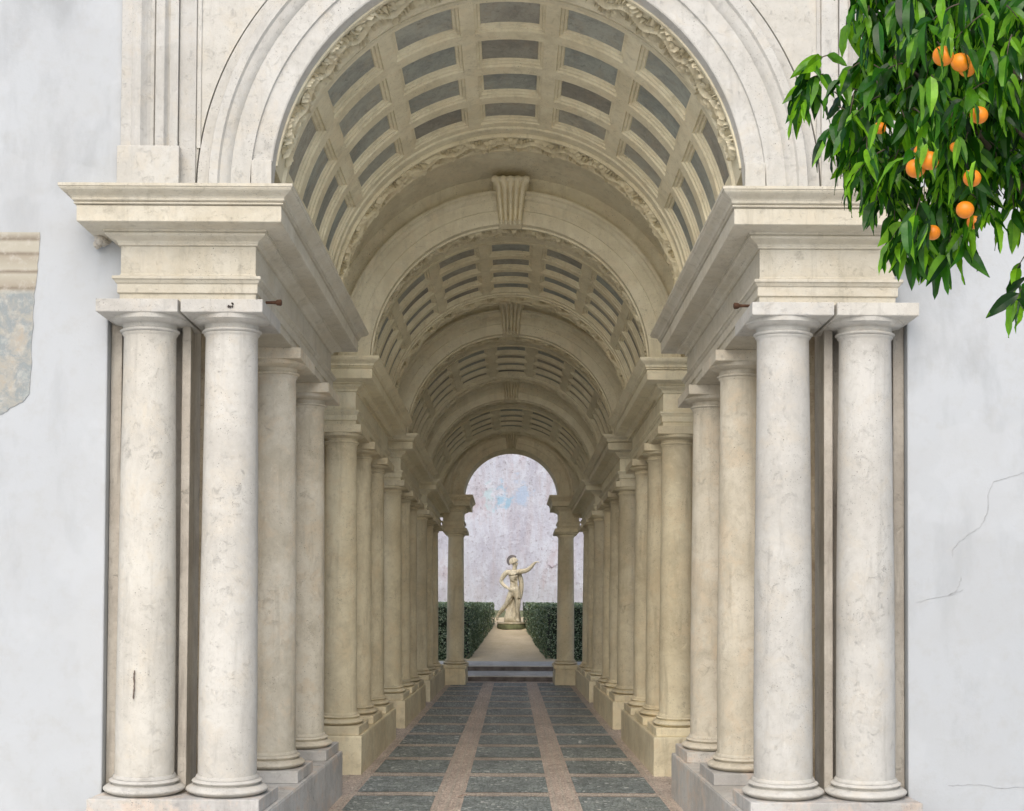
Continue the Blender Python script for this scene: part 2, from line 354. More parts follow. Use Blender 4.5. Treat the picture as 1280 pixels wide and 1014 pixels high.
# ------------------------------------------------------------------ columns
NS = 40
def revolve(mb, uc, Yc, prof, shear, zref=None, n=NS, wob=0):
    k = s(Yc); rings = []
    for r, v in prof:
        base = P(uc, Yc, v); ring = []
        for i in range(n):
            a = 2 * pi * i / n; dx, dy = r * k * cos(a), r * k * sin(a)
            ring.append((base.x + dx, Yc + dy, base.z - shear * (v - ZV) * dy / FA))
        rings.append(ring)
    loft(mb, rings)
def sq(mb, uc, Yc, prof, shear=1):
    """stack of square rings (half size, v)"""
    k = s(Yc); rings = []
    for h, v in prof:
        ring = []
        for a, b in ((-1, -1), (1, -1), (1, 1), (-1, 1)):
            Y = Yc + b * h * k; q = P(uc + a * h, Y, v)
            ring.append((q.x, q.y, q.z))
        rings.append(ring)
    loft(mb, rings)
def arcp(r0, v0, r1, v1, bul, n=6):   # half-round moulding between two heights
    out = []
    for i in range(n + 1):
        t = i / n; out.append((r0 + (r1 - r0) * t + bul * sin(pi * t), v0 + (v1 - v0) * t))
    return out
def column(uc, Yc, cap, mat, label, group, fat=1.0, base=.49):
    loc = P(uc, Yc, base - .09)
    t = thing('column', label, 'column', loc, group)
    m = MB(); sq(m, uc, Yc, [(.27 * fat, base - .09), (.27 * fat, base)]); m.build('plinth', M['plinth'] if mat in (M['white'], M['warm']) else mat, t, bevel=.006)
    m = MB()
    pr = [(.222 * fat, base)] + arcp(.228 * fat, base + .004, .228 * fat, base + .060, .038 * fat, 10) + [(.208 * fat, base + .062), (.208 * fat, base + .068)] + arcp(.212 * fat, base + .07, .209 * fat, base + .098, .018 * fat, 6) + [(.197 * fat, base + .0985)] + [(.205 * fat, base + .1), (.205 * fat, base + .108), (.197 * fat, base + .122)]
    revolve(m, uc, Yc, pr, .95); m.build('base', mat if mat is not M['white'] else M['white'], t, smooth=True, autosmooth=50)
    m = MB(); pr = []; zb, zt = base + .118, cap - .185
    for i in range(25):
        q = i / 24; r = .191 - .004 * q - .018 * max(0, q - .2) ** 1.3 / (.8 ** 1.3)
        pr.append((r * fat, zb + (zt - zb) * q))
    pr += [(.173 * fat, zt + .01), (.181 * fat, zt + .018), (.181 * fat, zt + .026)]
    k = s(Yc); rings = []
    for r, v in pr:
        b_ = P(uc, Yc, v); ring = []
        sh = .95 + (.3 - .95) * max(0, min(1, (v - zb) / (zt - zb)))
        for i in range(NS):
            a = 2 * pi * i / NS; wv = 1 + .004 * sin(v * 3.1 + uc * 7 + a) + .003 * sin(v * 7.7 + 2 * a + Yc * 5)
            dx, dy = r * k * wv * cos(a), r * k * wv * sin(a)
            ring.append((b_.x + dx, Yc + dy, b_.z - sh * (v - ZV) * dy / FA))
        rings.append(ring)
    loft(m, rings); m.build('shaft', mat, t, smooth=True, autosmooth=50)
    ct = thing
    m = MB(); zz = zt + .026
    pr = arcp(.181 * fat, zz, .181 * fat, zz + .026, .014 * fat, 6) + [(.176 * fat, zz + .028), (.178 * fat, zz + .05)]
    for i in range(8):
        q = i / 7; pr.append(((.182 + .072 * sin(q * pi / 2)) * fat, zz + .054 + .048 * (1 - cos(q * pi / 2)) ** 1.0 + .0 * q))
    pr.append((.25 * fat, cap - .0842))
    revolve(m, uc, Yc, pr, .35); m.build('capital', mat, t, smooth=True, autosmooth=50)
    m = MB(); sq(m, uc, Yc, [(.253 * fat, cap - .0838), (.258 * fat, cap - .08), (.258 * fat, cap - .001)]); m.build('abacus', mat, t, bevel=.005)
    return t
SD = {-1: 'left', 1: 'right'}
for sgn in (-1, 1):
    col_ = column(2.335 * sgn, 0, 3.624, M['white'],
                  'pale front column beside the plaster wall with a thin brown slit low on its shaft' if sgn < 0 else
                  'pale front column beside the cracked plaster wall, under the hanging orange branches', 'columns of the gallery')
    if sgn < 0:
        mbk = MB(); Yk = -.192
        crackmesh([(171, 840), (170.5, 850), (170.8, 862), (170, 876)], 1.0, Yk - .003, mbk, .006, .25); mbk.build('slit', M['crack'], col_)
for sgn in (-1, 1):
    for bi, B in enumerate(BAYS):
        for ci, Yc in enumerate(B['c']):
            if bi == 0 and ci == 0:
                lab = ('broad pale column at the left of the entrance with a small dark chip on its abacus' if sgn < 0 else
                       'broad pale front column at the entrance, inner one of the right-hand pair')
            else:
                pos = ['nearest', 'middle', 'farthest'][ci]
                lab = f'{"cream" if bi == 0 else "ochre"} column on the {SD[sgn]} of the passage, {pos} of three carrying the {ORD[bi]} entablature from the front'
            c = column(1.80 * sgn, Yc, B['cap'], (M['white'] if ci == 0 else M['warm']) if bi == 0 else M['ochre'], lab, 'columns of the gallery')
            if bi == 0 and ci == 0 and sgn < 0:
                m = MB()
                for k in range(6):
                    q = pix(286 + random.uniform(-3, 3), 382 + random.uniform(-4, 4), -.262); r = random.uniform(.006, .011)
                    m.add([q + Vector((r * cos(a) * random.uniform(.5, 1), -.002, r * sin(a))) for a in [j * pi / 3 for j in range(6)]] , [(0, 1, 2, 3, 4, 5)])
                m.build('chip', M['hole'], c)
    c = column(1.322 * sgn, YEND, 3.67, M['ochre'], f'slender last column on the {SD[sgn]} of the far arch, in front of the hedge', 'columns of the gallery', fat=1.1, base=.47)
# ------------------------------------------------------------------ rectangular stacked mouldings (pedestals, entablatures)
def rects(mb, sgn, ui, uo, Yf, Yb, prof, oc=1.0):
    rings = []
    for c, v in prof:
        a, b = (ui - c) * sgn, (uo + c * oc) * sgn
        yf = Yf - c * s(Yf); yb = Yb + c * s(Yb)
        seg = []
        cs = [(a, yf), (b, yf), (b, yb), (a, yb)]
        ring = []
        for k in range(4):
            p, q = cs[k], cs[(k + 1) % 4]
            for t in (0, .25, .5, .75): ring.append(P(p[0] + (q[0] - p[0]) * t, p[1] + (q[1] - p[1]) * t, v))
        rings.append(ring)
    loft(mb, rings)
def cyma(c0, v0, c1, v1, n=7, flip=1):
    out = []
    for i in range(n + 1):
        t = i / n; out.append((c0 + (c1 - c0) * (t - flip * .16 * sin(2 * pi * t)), v0 + (v1 - v0) * t))
    return out
def entab(sgn, ui, uo, Yf, Yb, cap, cor, mat, label, group='entablatures over the columns', oc=1.0, cs=1.0, mats=None):
    k = (cor - cap) / .706
    z = lambda v: cap + (v - 3.67) * k
    t = thing('entablature', label, 'entablature', P(ui * sgn, Yf, cap), group)
    m = MB(); rects(m, sgn, ui, uo, Yf, Yb, [(0, z(3.67)), (0, z(3.73)), (.012, z(3.733)), (.012, z(3.795)), (.02 * cs, z(3.80)), (.03 * cs, z(3.82)), (.038 * cs, z(3.822)), (.038 * cs, z(3.842)), (.03 * cs, z(3.845))], oc)
    m.build('architrave', mats[0] if mats else mat, t, bevel=.004)
    m = MB(); rects(m, sgn, ui + .004, uo - .004, Yf + .004, Yb - .004, [(0, z(3.8455)), (.004, z(3.86)), (0, z(3.87)), (0, z(4.06))], oc); m.build('frieze', mat, t, bevel=.003)
    pr = [(0, z(4.0605)), (.01, z(4.063)), (.01, z(4.075))] + cyma(.014, z(4.078), .072, z(4.12)) + [(.08, z(4.123)), (.068, z(4.126)), (.068, z(4.13)), (.08, z(4.133)), (.08, z(4.145)), (.192 * cs, z(4.15)), (.2 * cs, z(4.154)), (.2 * cs, z(4.258)), (.188 * cs, z(4.2585)), (.188 * cs, z(4.264)), (.214 * cs, z(4.266)), (.214 * cs, z(4.276)), (.20 * cs, z(4.279)), (.222 * cs, z(4.288))] \
        + cyma(.222 * cs, z(4.295), .278 * cs, z(4.355)) + [(.285 * cs, z(4.356)), (.285 * cs, z(4.376)), (.1, z(4.39))]
    # corona has its drip: soffit is flat, so the .195 ring is lowered
    pr = [(c, v) for c, v in pr]
    m = MB(); rects(m, sgn, ui, uo, Yf, Yb, pr, oc); m.build('cornice', mat, t, bevel=.003)
    return t
for sgn in (-1, 1):
    for bi, B in enumerate(BAYS):
        Yf = B['c'][0] - .17 * s(B['c'][0]); Yb = B['c'][2] + .17 * s(B['c'][2])
        uo = 2.505 if bi == 0 else 2.25
        lab = [f'large cream front entablature on the {SD[sgn]}, ' + ('standing out clear of the plaster wall' if sgn < 0 else 'partly hidden by orange branches'),
               f'cream entablature on the {SD[sgn]}, right behind the large front one', f'shaded entablature on the {SD[sgn]}, over the third trio of columns',
               f'small dark entablature on the {SD[sgn]}, last before the far arch'][bi]
        if bi == 0:
            # front bay: L-shaped in reality; main run over the inner columns plus the arm over the front pair
            e = entab(sgn, 1.605, 2.475, Yf, Yb, B['cap'], B['cor'], M['cornice'], lab, oc=1.0)
        else:
            e = entab(sgn, 1.61, uo, Yf, Yb, B['cap'], B['cor'], M['cream'], lab)
        # pedestal
        pf = B['c'][0] - .30 * s(B['c'][0]); pb = B['c'][2] + .30 * s(B['c'][2])
        m = MB(); rects(m, sgn, 1.50, 2.66 if bi == 0 else 2.3, pf, pb, [(0, -.05), (0, .385), (-.004, .39), (-.004, .3995)])
        pd = m.build('pedestal', M['plinth'] if bi == 0 else M['ochre'], bevel=.008)
        tag(pd, [f'long pale stone pedestal wall under the front columns on the {SD[sgn]}', f'long low pedestal under the second trio of columns on the {SD[sgn]}',
                 f'low pedestal under the third trio of columns on the {SD[sgn]}', f'short pedestal under the fourth trio of columns on the {SD[sgn]}, beside the far arch'][bi], 'pedestal', 'pedestals under the columns')
    # far arch supports
    e = entab(sgn, 1.13, 1.62, YEND - .17 * s(YEND), YEND + .17 * s(YEND), 3.67, 4.42, M['ochre'], f'small moulded block of entablature on the last column on the {SD[sgn]}, under the far arch', cs=.85)
    m = MB(); rects(m, sgn, 1.045, 1.65, YEND - .29 * s(YEND), YEND + .29 * s(YEND), [(.0, -.05), (0, .26), (-.012, .27), (-.012, .3795)])
    tag(m.build('pedestal', M['ochre'], bevel=.008), f'square stained pedestal under the last column on the {SD[sgn]}, beside the steps', 'pedestal', 'pedestals under the columns')
    # piers behind the front outer columns + aisle walls
    m = MB(); X0, X1 = 2.08 * sgn, 2.62 * sgn
    loft(m, [[(u * sgn, y, z) for u, y in ((2.08, .09), (2.138, .09), (2.138, .215), (2.532, .215), (2.532, .09), (2.605, .09), (2.605, .55), (2.08, .55))] for z in (-.05, 3.62)])
    tag(m.build('pier', M['pier'], bevel=.006), f'flat stained stone pier behind the outer front column on the {SD[sgn]}', 'pier')
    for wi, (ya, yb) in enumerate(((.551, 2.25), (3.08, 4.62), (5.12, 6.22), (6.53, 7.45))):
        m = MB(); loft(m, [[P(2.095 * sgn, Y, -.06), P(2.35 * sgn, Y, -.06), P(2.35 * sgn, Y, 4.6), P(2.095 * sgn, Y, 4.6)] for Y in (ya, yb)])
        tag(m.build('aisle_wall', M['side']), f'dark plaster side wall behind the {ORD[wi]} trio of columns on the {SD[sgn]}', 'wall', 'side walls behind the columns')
# iron stubs
for sgn, (hx, hy) in ((-1, (333, 379)), (1, (934, 380))):
    m = MB(); q = pix(hx, hy, .05)
    rr = []
    for i, (dx, r) in enumerate([(-.03, .010), (.03, .010), (.05, .012), (.058, .02), (.085, .022), (.09, .012)]):
        rr.append([(q.x + (-sgn) * dx, q.y + r * cos(a), q.z + r * sin(a) - .05 * max(0, .0)) for a in [j * pi / 5 for j in range(10)]])
    loft(m, rr); o = m.build('iron_pin', M['rust'], smooth=True, autosmooth=40)
    tag(o, f'rusty iron pin sticking out of the architrave above the {SD[sgn]} entrance column', 'pin', 'iron pins')
# ------------------------------------------------------------------ arches and vaults
def arcpt(R, th, Y, zc): return P(R * sin(th), Y, zc + R * cos(th))
def arcsweep(mb, prof, zc, th0=-pi / 2, th1=pi / 2, n=96, closed=True):
    rings = []
    for i in range(n + 1):
        th = th0 + (th1 - th0) * i / n
        rings.append([arcpt(R, th, Y, zc) for R, Y in prof])
    loft(mb, rings, closed=closed)
def archwall(name_parent, Yw, th, zc, R, uo, ztop, mat, zbot=None, n=96, nm='spandrel'):
    """flat wall with a round hole, thickness th"""
    zbot = zc if zbot is None else zbot
    m = MB()
    def outer(a):
        dx, dz = sin(a), cos(a); t = 1e9
        if abs(dx) > 1e-6: t = min(t, uo / abs(dx))
        if dz > 1e-6: t = min(t, (ztop - zc) / dz)
        return t * dx, zc + t * dz
    angs = [-pi / 2 + pi * i / n for i in range(n + 1)]
    ca = math.atan2(uo, ztop - zc); angs = sorted(set(angs + [ca, -ca]))
    rings = []
    for a in angs:
        ox, oz = outer(a)
        rings.append([arcpt(R, a, Yw, zc), P(ox, Yw, oz), P(ox, Yw + th, oz), arcpt(R, a, Yw + th, zc)])
    loft(m, rings)
    return m.build(nm, mat, name_parent)
def lobe(mb, f, t, w, ang, L, W, H):
    """small leaf-shaped dome on the surface f(t, w, h)"""
    pts = [(-.5, 0, 0), (-.2, .5, 0), (.25, .36, 0), (.55, 0, .35), (.25, -.36, 0), (-.2, -.5, 0), (-.25, 0, .8), (.15, 0, 1.0)]
    ca, sa = cos(ang), sin(ang); vs = []
    for x, y, h in pts:
        X, Yv = x * L, y * W; vs.append(f(t + X * ca - Yv * sa, w + X * sa + Yv * ca, h * H))
    mb.add(vs, [(0, 6, 1), (1, 6, 7, 2), (2, 7, 3), (0, 5, 6), (5, 4, 7, 6), (4, 3, 7)])
def garland(par, R0, Ya, R1, Yb, zc, mat, thm=1.36, size=1.0, label=None):
    m = MB(); k = s((Ya + Yb) / 2); W = sqrt((Yb - Ya) ** 2 + ((R1 - R0) * k) ** 2) / k
    def f(t, w, h):
        q = max(0, min(1, w / W)); R = R0 + (R1 - R0) * q; Y = Ya + (Yb - Ya) * q
        return arcpt(R - h, t / R0, Y - h * .25, zc)
    # ground with border beads
    prof = [(R0 + .12, Ya), (R0 - .018, Ya), (R0 - .018, Ya + (Yb - Ya) * .07), (R0 + (R1 - R0) * .1 + .004, Ya + (Yb - Ya) * .1), (R1 - (R1 - R0) * .1 + .004, Yb - (Yb - Ya) * .1), (R1 - .018, Yb - (Yb - Ya) * .07), (R1 - .018, Yb), (R1 + .15, Yb)]
    arcsweep(m, prof, zc, -thm - .25, thm + .25, 110)
    T = R0 * (thm + .15); t = -T; i = 0
    lam = .30 * size
    while t < T:
        ph = 2 * pi * t / lam; w = W * (.5 + .13 * sin(ph)); slope = math.atan2(W * .13 * cos(ph) * 2 * pi / lam, 1)
        d = 1 if t > 0 else -1
        lobe(m, f, t, w, slope + (0 if d > 0 else pi) + random.uniform(-.3, .3), .08 * size, .03 * size, .045)
        for sg in (-1, 1, random.choice((-1, 1))):
            a = slope + sg * random.uniform(.6, 1.25); 
            if d < 0: a = pi - a + 2 * slope
            ww = w + sg * random.uniform(.10, .36) * W
            ww = max(W * .15, min(W * .85, ww))
            lobe(m, f, t + random.uniform(-.01, .01), ww, a, random.uniform(.045, .085) * size, random.uniform(.016, .028) * size, random.uniform(.02, .055))
        t += .022 * size; i += 1
    o = m.build('leaf_garland', mat, par, smooth=True, autosmooth=25)
    return o
def vault(bi, B, Ya, Yb, zc, R):
    L = Yb - Ya
    t = thing('coffered_vault', ['big coffered barrel vault just inside the front arch, with large grey coffers', 'second coffered barrel vault, seen past the first fluted keystone',
              'third coffered barrel vault in shade, past the second keystone', 'small fourth coffered barrel vault nearest the far arch'][bi], 'vault', P(0, Ya, zc), 'coffered vaults')
    m = MB(); fr = [.185, .383, .561, .72, .868] if bi else [.045, .265, .478, .668, .84]
    Ys = [Ya + L * q for q in fr]; hp = radians(11.25); ks = range(-3, 4)
    def loop(tc, ht, ya, yb, dr, n=6):
        pts = [(tc - ht + 2 * ht * i / n, ya) for i in range(n)] + [(tc + ht, ya + (yb - ya) * i / 2) for i in range(2)] + \
              [(tc + ht - 2 * ht * i / n, yb) for i in range(n)] + [(tc - ht, yb - (yb - ya) * i / 2) for i in range(2)]
        return [arcpt(R + dr, a, y, zc) for a, y in pts]
    for r in range(4):
        ya, yb = Ys[r], Ys[r + 1]; d = yb - ya
        for k in ks:
            tc = k * 2 * hp
            loops = [loop(tc, hp, ya, yb, 0), loop(tc, radians(9.3), ya + d * .11, yb - d * .11, 0), loop(tc, radians(9.2), ya + d * .115, yb - d * .115, .016),
                     loop(tc, radians(8.55), ya + d * .15, yb - d * .15, .018), loop(tc, radians(8.3), ya + d * .155, yb - d * .155, .034), loop(tc, radians(7.7), ya + d * .185, yb - d * .185, .037), loop(tc, radians(7.55), ya + d * .19, yb - d * .19, .052)]
            b = len(m.v); n = len(loops[0]); m.v += [tuple(p) for l in loops for p in l]
            for i in range(len(loops) - 1):
                for j in range(n):
                    kk = (j + 1) % n; m.f.append((b + i * n + j, b + i * n + kk, b + (i + 1) * n + kk, b + (i + 1) * n + j)); m.m.append(0)
            p = MB(); ht = radians(7.6); rr = []
            for i in range(7):
                a = tc - ht + 2 * ht * i / 6; rr.append([arcpt(R + .05, a, ya + d * .188, zc), arcpt(R + .05, a, yb - d * .188, zc), arcpt(R + .062, a, yb - d * .188, zc), arcpt(R + .062, a, ya + d * .188, zc)])
            loft(p, rr); p.build('coffer_panel', M['panel'], t)
    # plain strips
    for (y0, y1, a0, a1) in ((Ya, Ys[0], -1.75, 1.75), (Ys[4], Yb, -1.75, 1.75), (Ys[0], Ys[4], -1.75, -7 * hp), (Ys[0], Ys[4], 7 * hp, 1.75)):
        rr = []
        for i in range(60):
            a = a0 + (a1 - a0) * i / 59; rr.append([arcpt(R, a, y0, zc), arcpt(R, a, y1, zc)])
        loft(m, rr, closed=False, caps=False)
    bmw = m.build('ribs', M['cream'], t, smooth=True, autosmooth=20)
    m = MB(); arcsweep(m, [(R + .07, Ya), (R + .07, Yb), (R + .25, Yb), (R + .25, Ya)], zc, -1.7, 1.7, 60); m.build('vault_shell', M['cream'], t)
    # fillet at the coffered zone ends
    for yy in (Ys[0] - .012 * L, Ys[4] + .014 * L):
        m = MB(); arcsweep(m, [(R + .01, yy - .008 * L), (R - .018, yy - .008 * L), (R - .018, yy + .008 * L), (R + .01, yy + .008 * L)], zc, -1.6, 1.6); m.build('fillet', M['cream'], t)
    garland(t, R - .012, Yb - L * .105, R - .012, Yb - .002, zc, M['cream'], size=1.0)
    return t
def keystone(par, Yw, zc, R0, R1, wt, wb, proj, mat):
    m = MB(); nf = 5; rings = []
    prof = []
    for i in range(15):
        q = i / 14; v = R0 - .02 + (R1 - R0 + .06) * q
        w = wb + (wt - wb) * q ** 1.3
        dy = proj * (.35 + .65 * q ** 1.6)
        if q > .9: w += .02; dy += .035 * sin((q - .9) / .1 * pi / 1.3)
        if q < .08: dy += .02
        ring = []
        nn = nf * 8
        for j in range(nn + 1):
            x = -w + 2 * w * j / nn; fl = abs(sin(pi * nf * j / nn)) ** .7
            ring.append(P(x, Yw - (dy + .05 * fl) * s(Yw), zc + v))
        ring.append(P(w, Yw + .05, zc + v)); ring.append(P(-w, Yw + .05, zc + v))
        rings.append(ring)
    loft(m, rings); m.build('keystone', mat, par, smooth=True, autosmooth=40)
    m = MB(); rr = []
    for j in range(13):       # rolled top
        a = pi * j / 12 * 1.6 - .4; rr.append((cos(a) * .032, sin(a) * .032))
    k = s(Yw)
    for jx in range(nf):
        x0 = -wt - .03 + 2 * (wt + .03) * jx / nf; x1 = x0 + 2 * (wt + .03) / nf * .96
        loft(m, [[P(x, Yw - (proj + .03) * k + cy * k * f_, zc + R1 + .045 + cz * f_) for cy, cz in rr] for x, f_ in ((x0, .8), ((x0 + x1) / 2, 1.15), (x1, .8))])
    m.build('scroll', mat, par, smooth=True, autosmooth=40)
    m = MB()
    for jx in range(nf):
        x0 = -wb + 2 * wb * (jx + .5) / nf
        for kk in range(2):
            c = P(x0, Yw - (proj * .35 + .03) * k, zc + R0 - .01 - .03 * kk); r = wb / nf * .8 * k * (1 - .3 * kk)
            loft(m, [[(c.x + r * sin(b_) * cos(a), c.y + r * sin(b_) * sin(a) * .7, c.z + r * cos(b_)) for a in [pi * 2 * q / 8 for q in range(8)]] for b_ in (.2, .8, 1.57, 2.3, 2.95)])
    m.build('guttae', mat, par, smooth=True)
# front arch
A0 = thing('front_arch', 'tall round front arch of pale stone with moulded archivolt, resting on both big entablatures', 'arch', (0, 0, 4.38))
zc = 4.39
m = MB(); arcsweep(m, [(1.547, .04), (1.547, -.055), (1.555, -.06), (1.672, -.06), (1.675, -.078), (1.80, -.078), (1.81, -.092), (1.83, -.105), (1.862, -.112), (1.872, -.13), (1.925, -.132), (1.932, -.12), (1.932, .3), (1.75, .3), (1.68, .04), (1.547, .04)], zc, -pi / 2, pi / 2, 128)
m.build('archivolt', M['upper'], A0, smooth=True, autosmooth=25)
for sgn in (-1, 1):
    m = MB(); a, b = 1.543 * sgn, 1.676 * sgn; box(m, min(a, b), max(a, b), -.085, .05, 4.379, 4.60); m.build('impost_block', M['upper'], A0, bevel=.005)
archwall(A0, -.012, .3, zc, 1.9, 2.04, zc + 2.04, M['upper'], nm='inner_spandrel') if False else None
m = MB(); arcsweep(m, [(1.92, .34), (1.92, -.012), (2.036, -.012), (2.042, .0), (2.042, .34)], zc, -pi / 2, pi / 2, 128); m.build('outer_band', M['upper'], A0, smooth=True, autosmooth=25)
archwall(A0, .0, .35, zc, 2.052, 2.53, 6.46, M['upper'])
for sgn in (-1, 1): m = MB(); box(m, min(1.5475 * sgn, 2.53 * sgn), max(1.5475 * sgn, 2.53 * sgn), .003, .35, 4.2, 4.39); m.build('springing', M['upper'], A0)
garland(A0, 1.553, .03, 1.575, .37, zc, M['cream'], thm=1.19, size=1.0)
# moulded upright strips
for sgn in (-1, 1):
    pl = thing('pilaster', f'moulded pale pilaster above the {SD[sgn]} front entablature, ' + ('next to bare plaster' if sgn < 0 else 'mostly behind orange leaves'), 'pilaster', (2.33 * sgn, 0, 4.38), 'pilasters above the cornice')
    m = MB(); a, b = 2.55 * sgn, 2.145 * sgn; box(m, min(a, b), max(a, b), -.10, .0, 4.379, 4.69); m.build('block', M['upper'], pl, bevel=.006)
    m = MB(); pr = [(2.535, .0), (2.535, -.05), (2.47, -.052)] + [(2.47 - .015 * i, -.052 - .022 * sin(i / 3 * pi / 2)) for i in range(4)] + [(2.405, -.074)] + [(2.405 - .02 * i, -.074 + .045 * sin(i / 4 * pi / 2)) for i in range(5)] + \
        [(2.325, -.02), (2.315, -.005), (2.31, -.06), (2.255, -.064)] + [(2.25 - .01 * i, -.06 + .03 * sin(i / 3 * pi / 2)) for i in range(4)] + [(2.218, -.05), (2.165, -.05), (2.165, 0.)]
    loft(m, [[(u * sgn, y, z) for u, y in pr] for z in (4.6905, 6.38)]); m.build('moulding', M['upper'], pl)
    m = MB(); box(m, min(2.05 * sgn, 2.16 * sgn), max(2.05 * sgn, 2.16 * sgn), -.02, 0, 4.38, 6.38); m.build('flat_strip', M['upper'], pl, bevel=.003)
    m = MB(); box(m, min(2.018 * sgn, 2.045 * sgn), max(2.018 * sgn, 2.045 * sgn), -.012, 0.0, 4.69, 6.38); m.build('thin_fillet', M['upper'], pl, bevel=.003)
# gallery arches
specs = []
vends = []
for bi, B in enumerate(BAYS):
    c = B['c']; zc = 4.39 if bi == 0 else B['cor']
    Yf = c[0] - .2 * s(c[0]); Yb = c[2] + .34 * s(c[2])
    
    vends.append(Yb if bi else 2.36)
    if bi > 0:
        prev = BAYS[bi - 1]
        t = thing('cross_arch', ['', 'first arch inside the passage, with the largest fluted keystone', 'second arch inside the passage, its keystone in deep shade', 'third arch inside the passage, small and brown, before the far arch'][bi], 'arch', P(0, Yf, zc), 'arches inside the gallery')
        archwall(t, Yf, .22 * s(Yf), zc, B['Rin'] + .1, 2.35, 6.25, M['cream'], nm='lunette')
        R0, R1 = B['Rin'], B['Rout']; w = R1 - R0; k = s(Yf)
        m = MB(); arcsweep(m, [(R0, Yf + .02 * k), (R0, Yf - .03 * k), (R0 + w * .42, Yf - .03 * k), (R0 + w * .43, Yf - .045 * k), (R0 + w * .74, Yf - .045 * k), (R0 + w * .78, Yf - .065 * k), (R0 + w * .86, Yf - .075 * k), (R0 + w * .89, Yf - .1 * k), (R1 - .004, Yf - .1 * k), (R1, Yf - .09 * k), (R1, Yf + .02 * k)], zc, -pi / 2, pi / 2, 110)
        m.build('archivolt', M['cream'], t, smooth=True, autosmooth=25)
        for sgn in (-1, 1):
            m = MB()
            for (u0, u1, y0, y1) in ((B['Rin'] + .002, 2.34, Yf + .002, Yf + .2 * k),):
                rr = [[P(u0 * sgn, y0, v), P(u1 * sgn, y0, v), P(u1 * sgn, y1, v), P(u0 * sgn, y1, v)] for v in (zc - .12, zc - .002)]
                loft(m, rr)
            m.build('springing', M['cream'], t)
        keystone(t, Yf - .03 * k, zc, R0, R1, .165, .118, .16, M['cream'])
        garland(t, R0 + .003, Yf + .03 * k, R0 + .07, Yf + .36 * k, zc, M['cream'], thm=1.36, size=.85)
        # plain barrel that closes the slot between the two vaults
        m = MB(); y0 = vends[bi - 1]
        arcsweep(m, [(1.95, y0 - .02), (1.95, Yf + .05), (2.1, Yf + .05), (2.1, y0 - .02)], BAYS[bi - 1]['cor'], -1.7, 1.7, 60)
        m.build('slot_roof', M['cream'], t)
        m = MB(); arcsweep(m, [(prev['R'] + .005, y0 - .03), (1.96, y0 - .03), (1.96, y0 - .001), (prev['R'] + .005, y0 - .001)], 4.39 if bi == 1 else prev['cor'], -1.6, 1.6, 60); m.build('end_wall', M['cream'], t)
    Yv0 = Yf + (.0 if bi == 0 else .34 * s(Yf))
    if bi == 0: Yv0 = .38; Yb = 2.36
    vault(bi, B, Yv0, Yb, zc, B['R'])
# far arch
zc = 4.45; Yf = YEND - .12 * s(YEND); k = s(Yf)
t = thing('far_arch', 'smallest round arch at the end of the passage, framing the statue and the painted wall', 'arch', P(0, Yf, zc))
archwall(t, Yf, .26 * k, zc, 1.14, 2.35, 5.9, M['cream'], nm='lunette')
m = MB(); R0, R1 = 1.125, 1.49; w = R1 - R0
arcsweep(m, [(R0, Yf + .29 * k), (R0, Yf - .03 * k), (R0 + w * .4, Yf - .03 * k), (R0 + w * .41, Yf - .045 * k), (R0 + w * .72, Yf - .045 * k), (R0 + w * .8, Yf - .07 * k), (R0 + w * .86, Yf - .09 * k), (R1, Yf - .09 * k), (R1, Yf + .1)], zc, -pi / 2, pi / 2, 90)
m.build('archivolt', M['ochre'], t, smooth=True, autosmooth=25)
for sgn in (-1, 1):
    m = MB(); loft(m, [[P(u0 * sgn, y, v) for u0, y in ((1.64, Yf + .01), (2.34, Yf + .01), (2.34, Yf + .25 * k), (1.64, Yf + .25 * k))] for v in (4.0, 4.418)]); m.build('springing', M['ochre'], t)
keystone(t, Yf - .03 * k, zc, R0, R1, .15, .105, .14, M['ochre'])
m = MB(); arcsweep(m, [(1.95, vends[3] - .02), (1.95, Yf + .05), (2.1, Yf + .05), (2.1, vends[3] - .02)], BAYS[3]['cor'], -1.7, 1.7, 60); m.build('slot_roof', M['cream'], t)
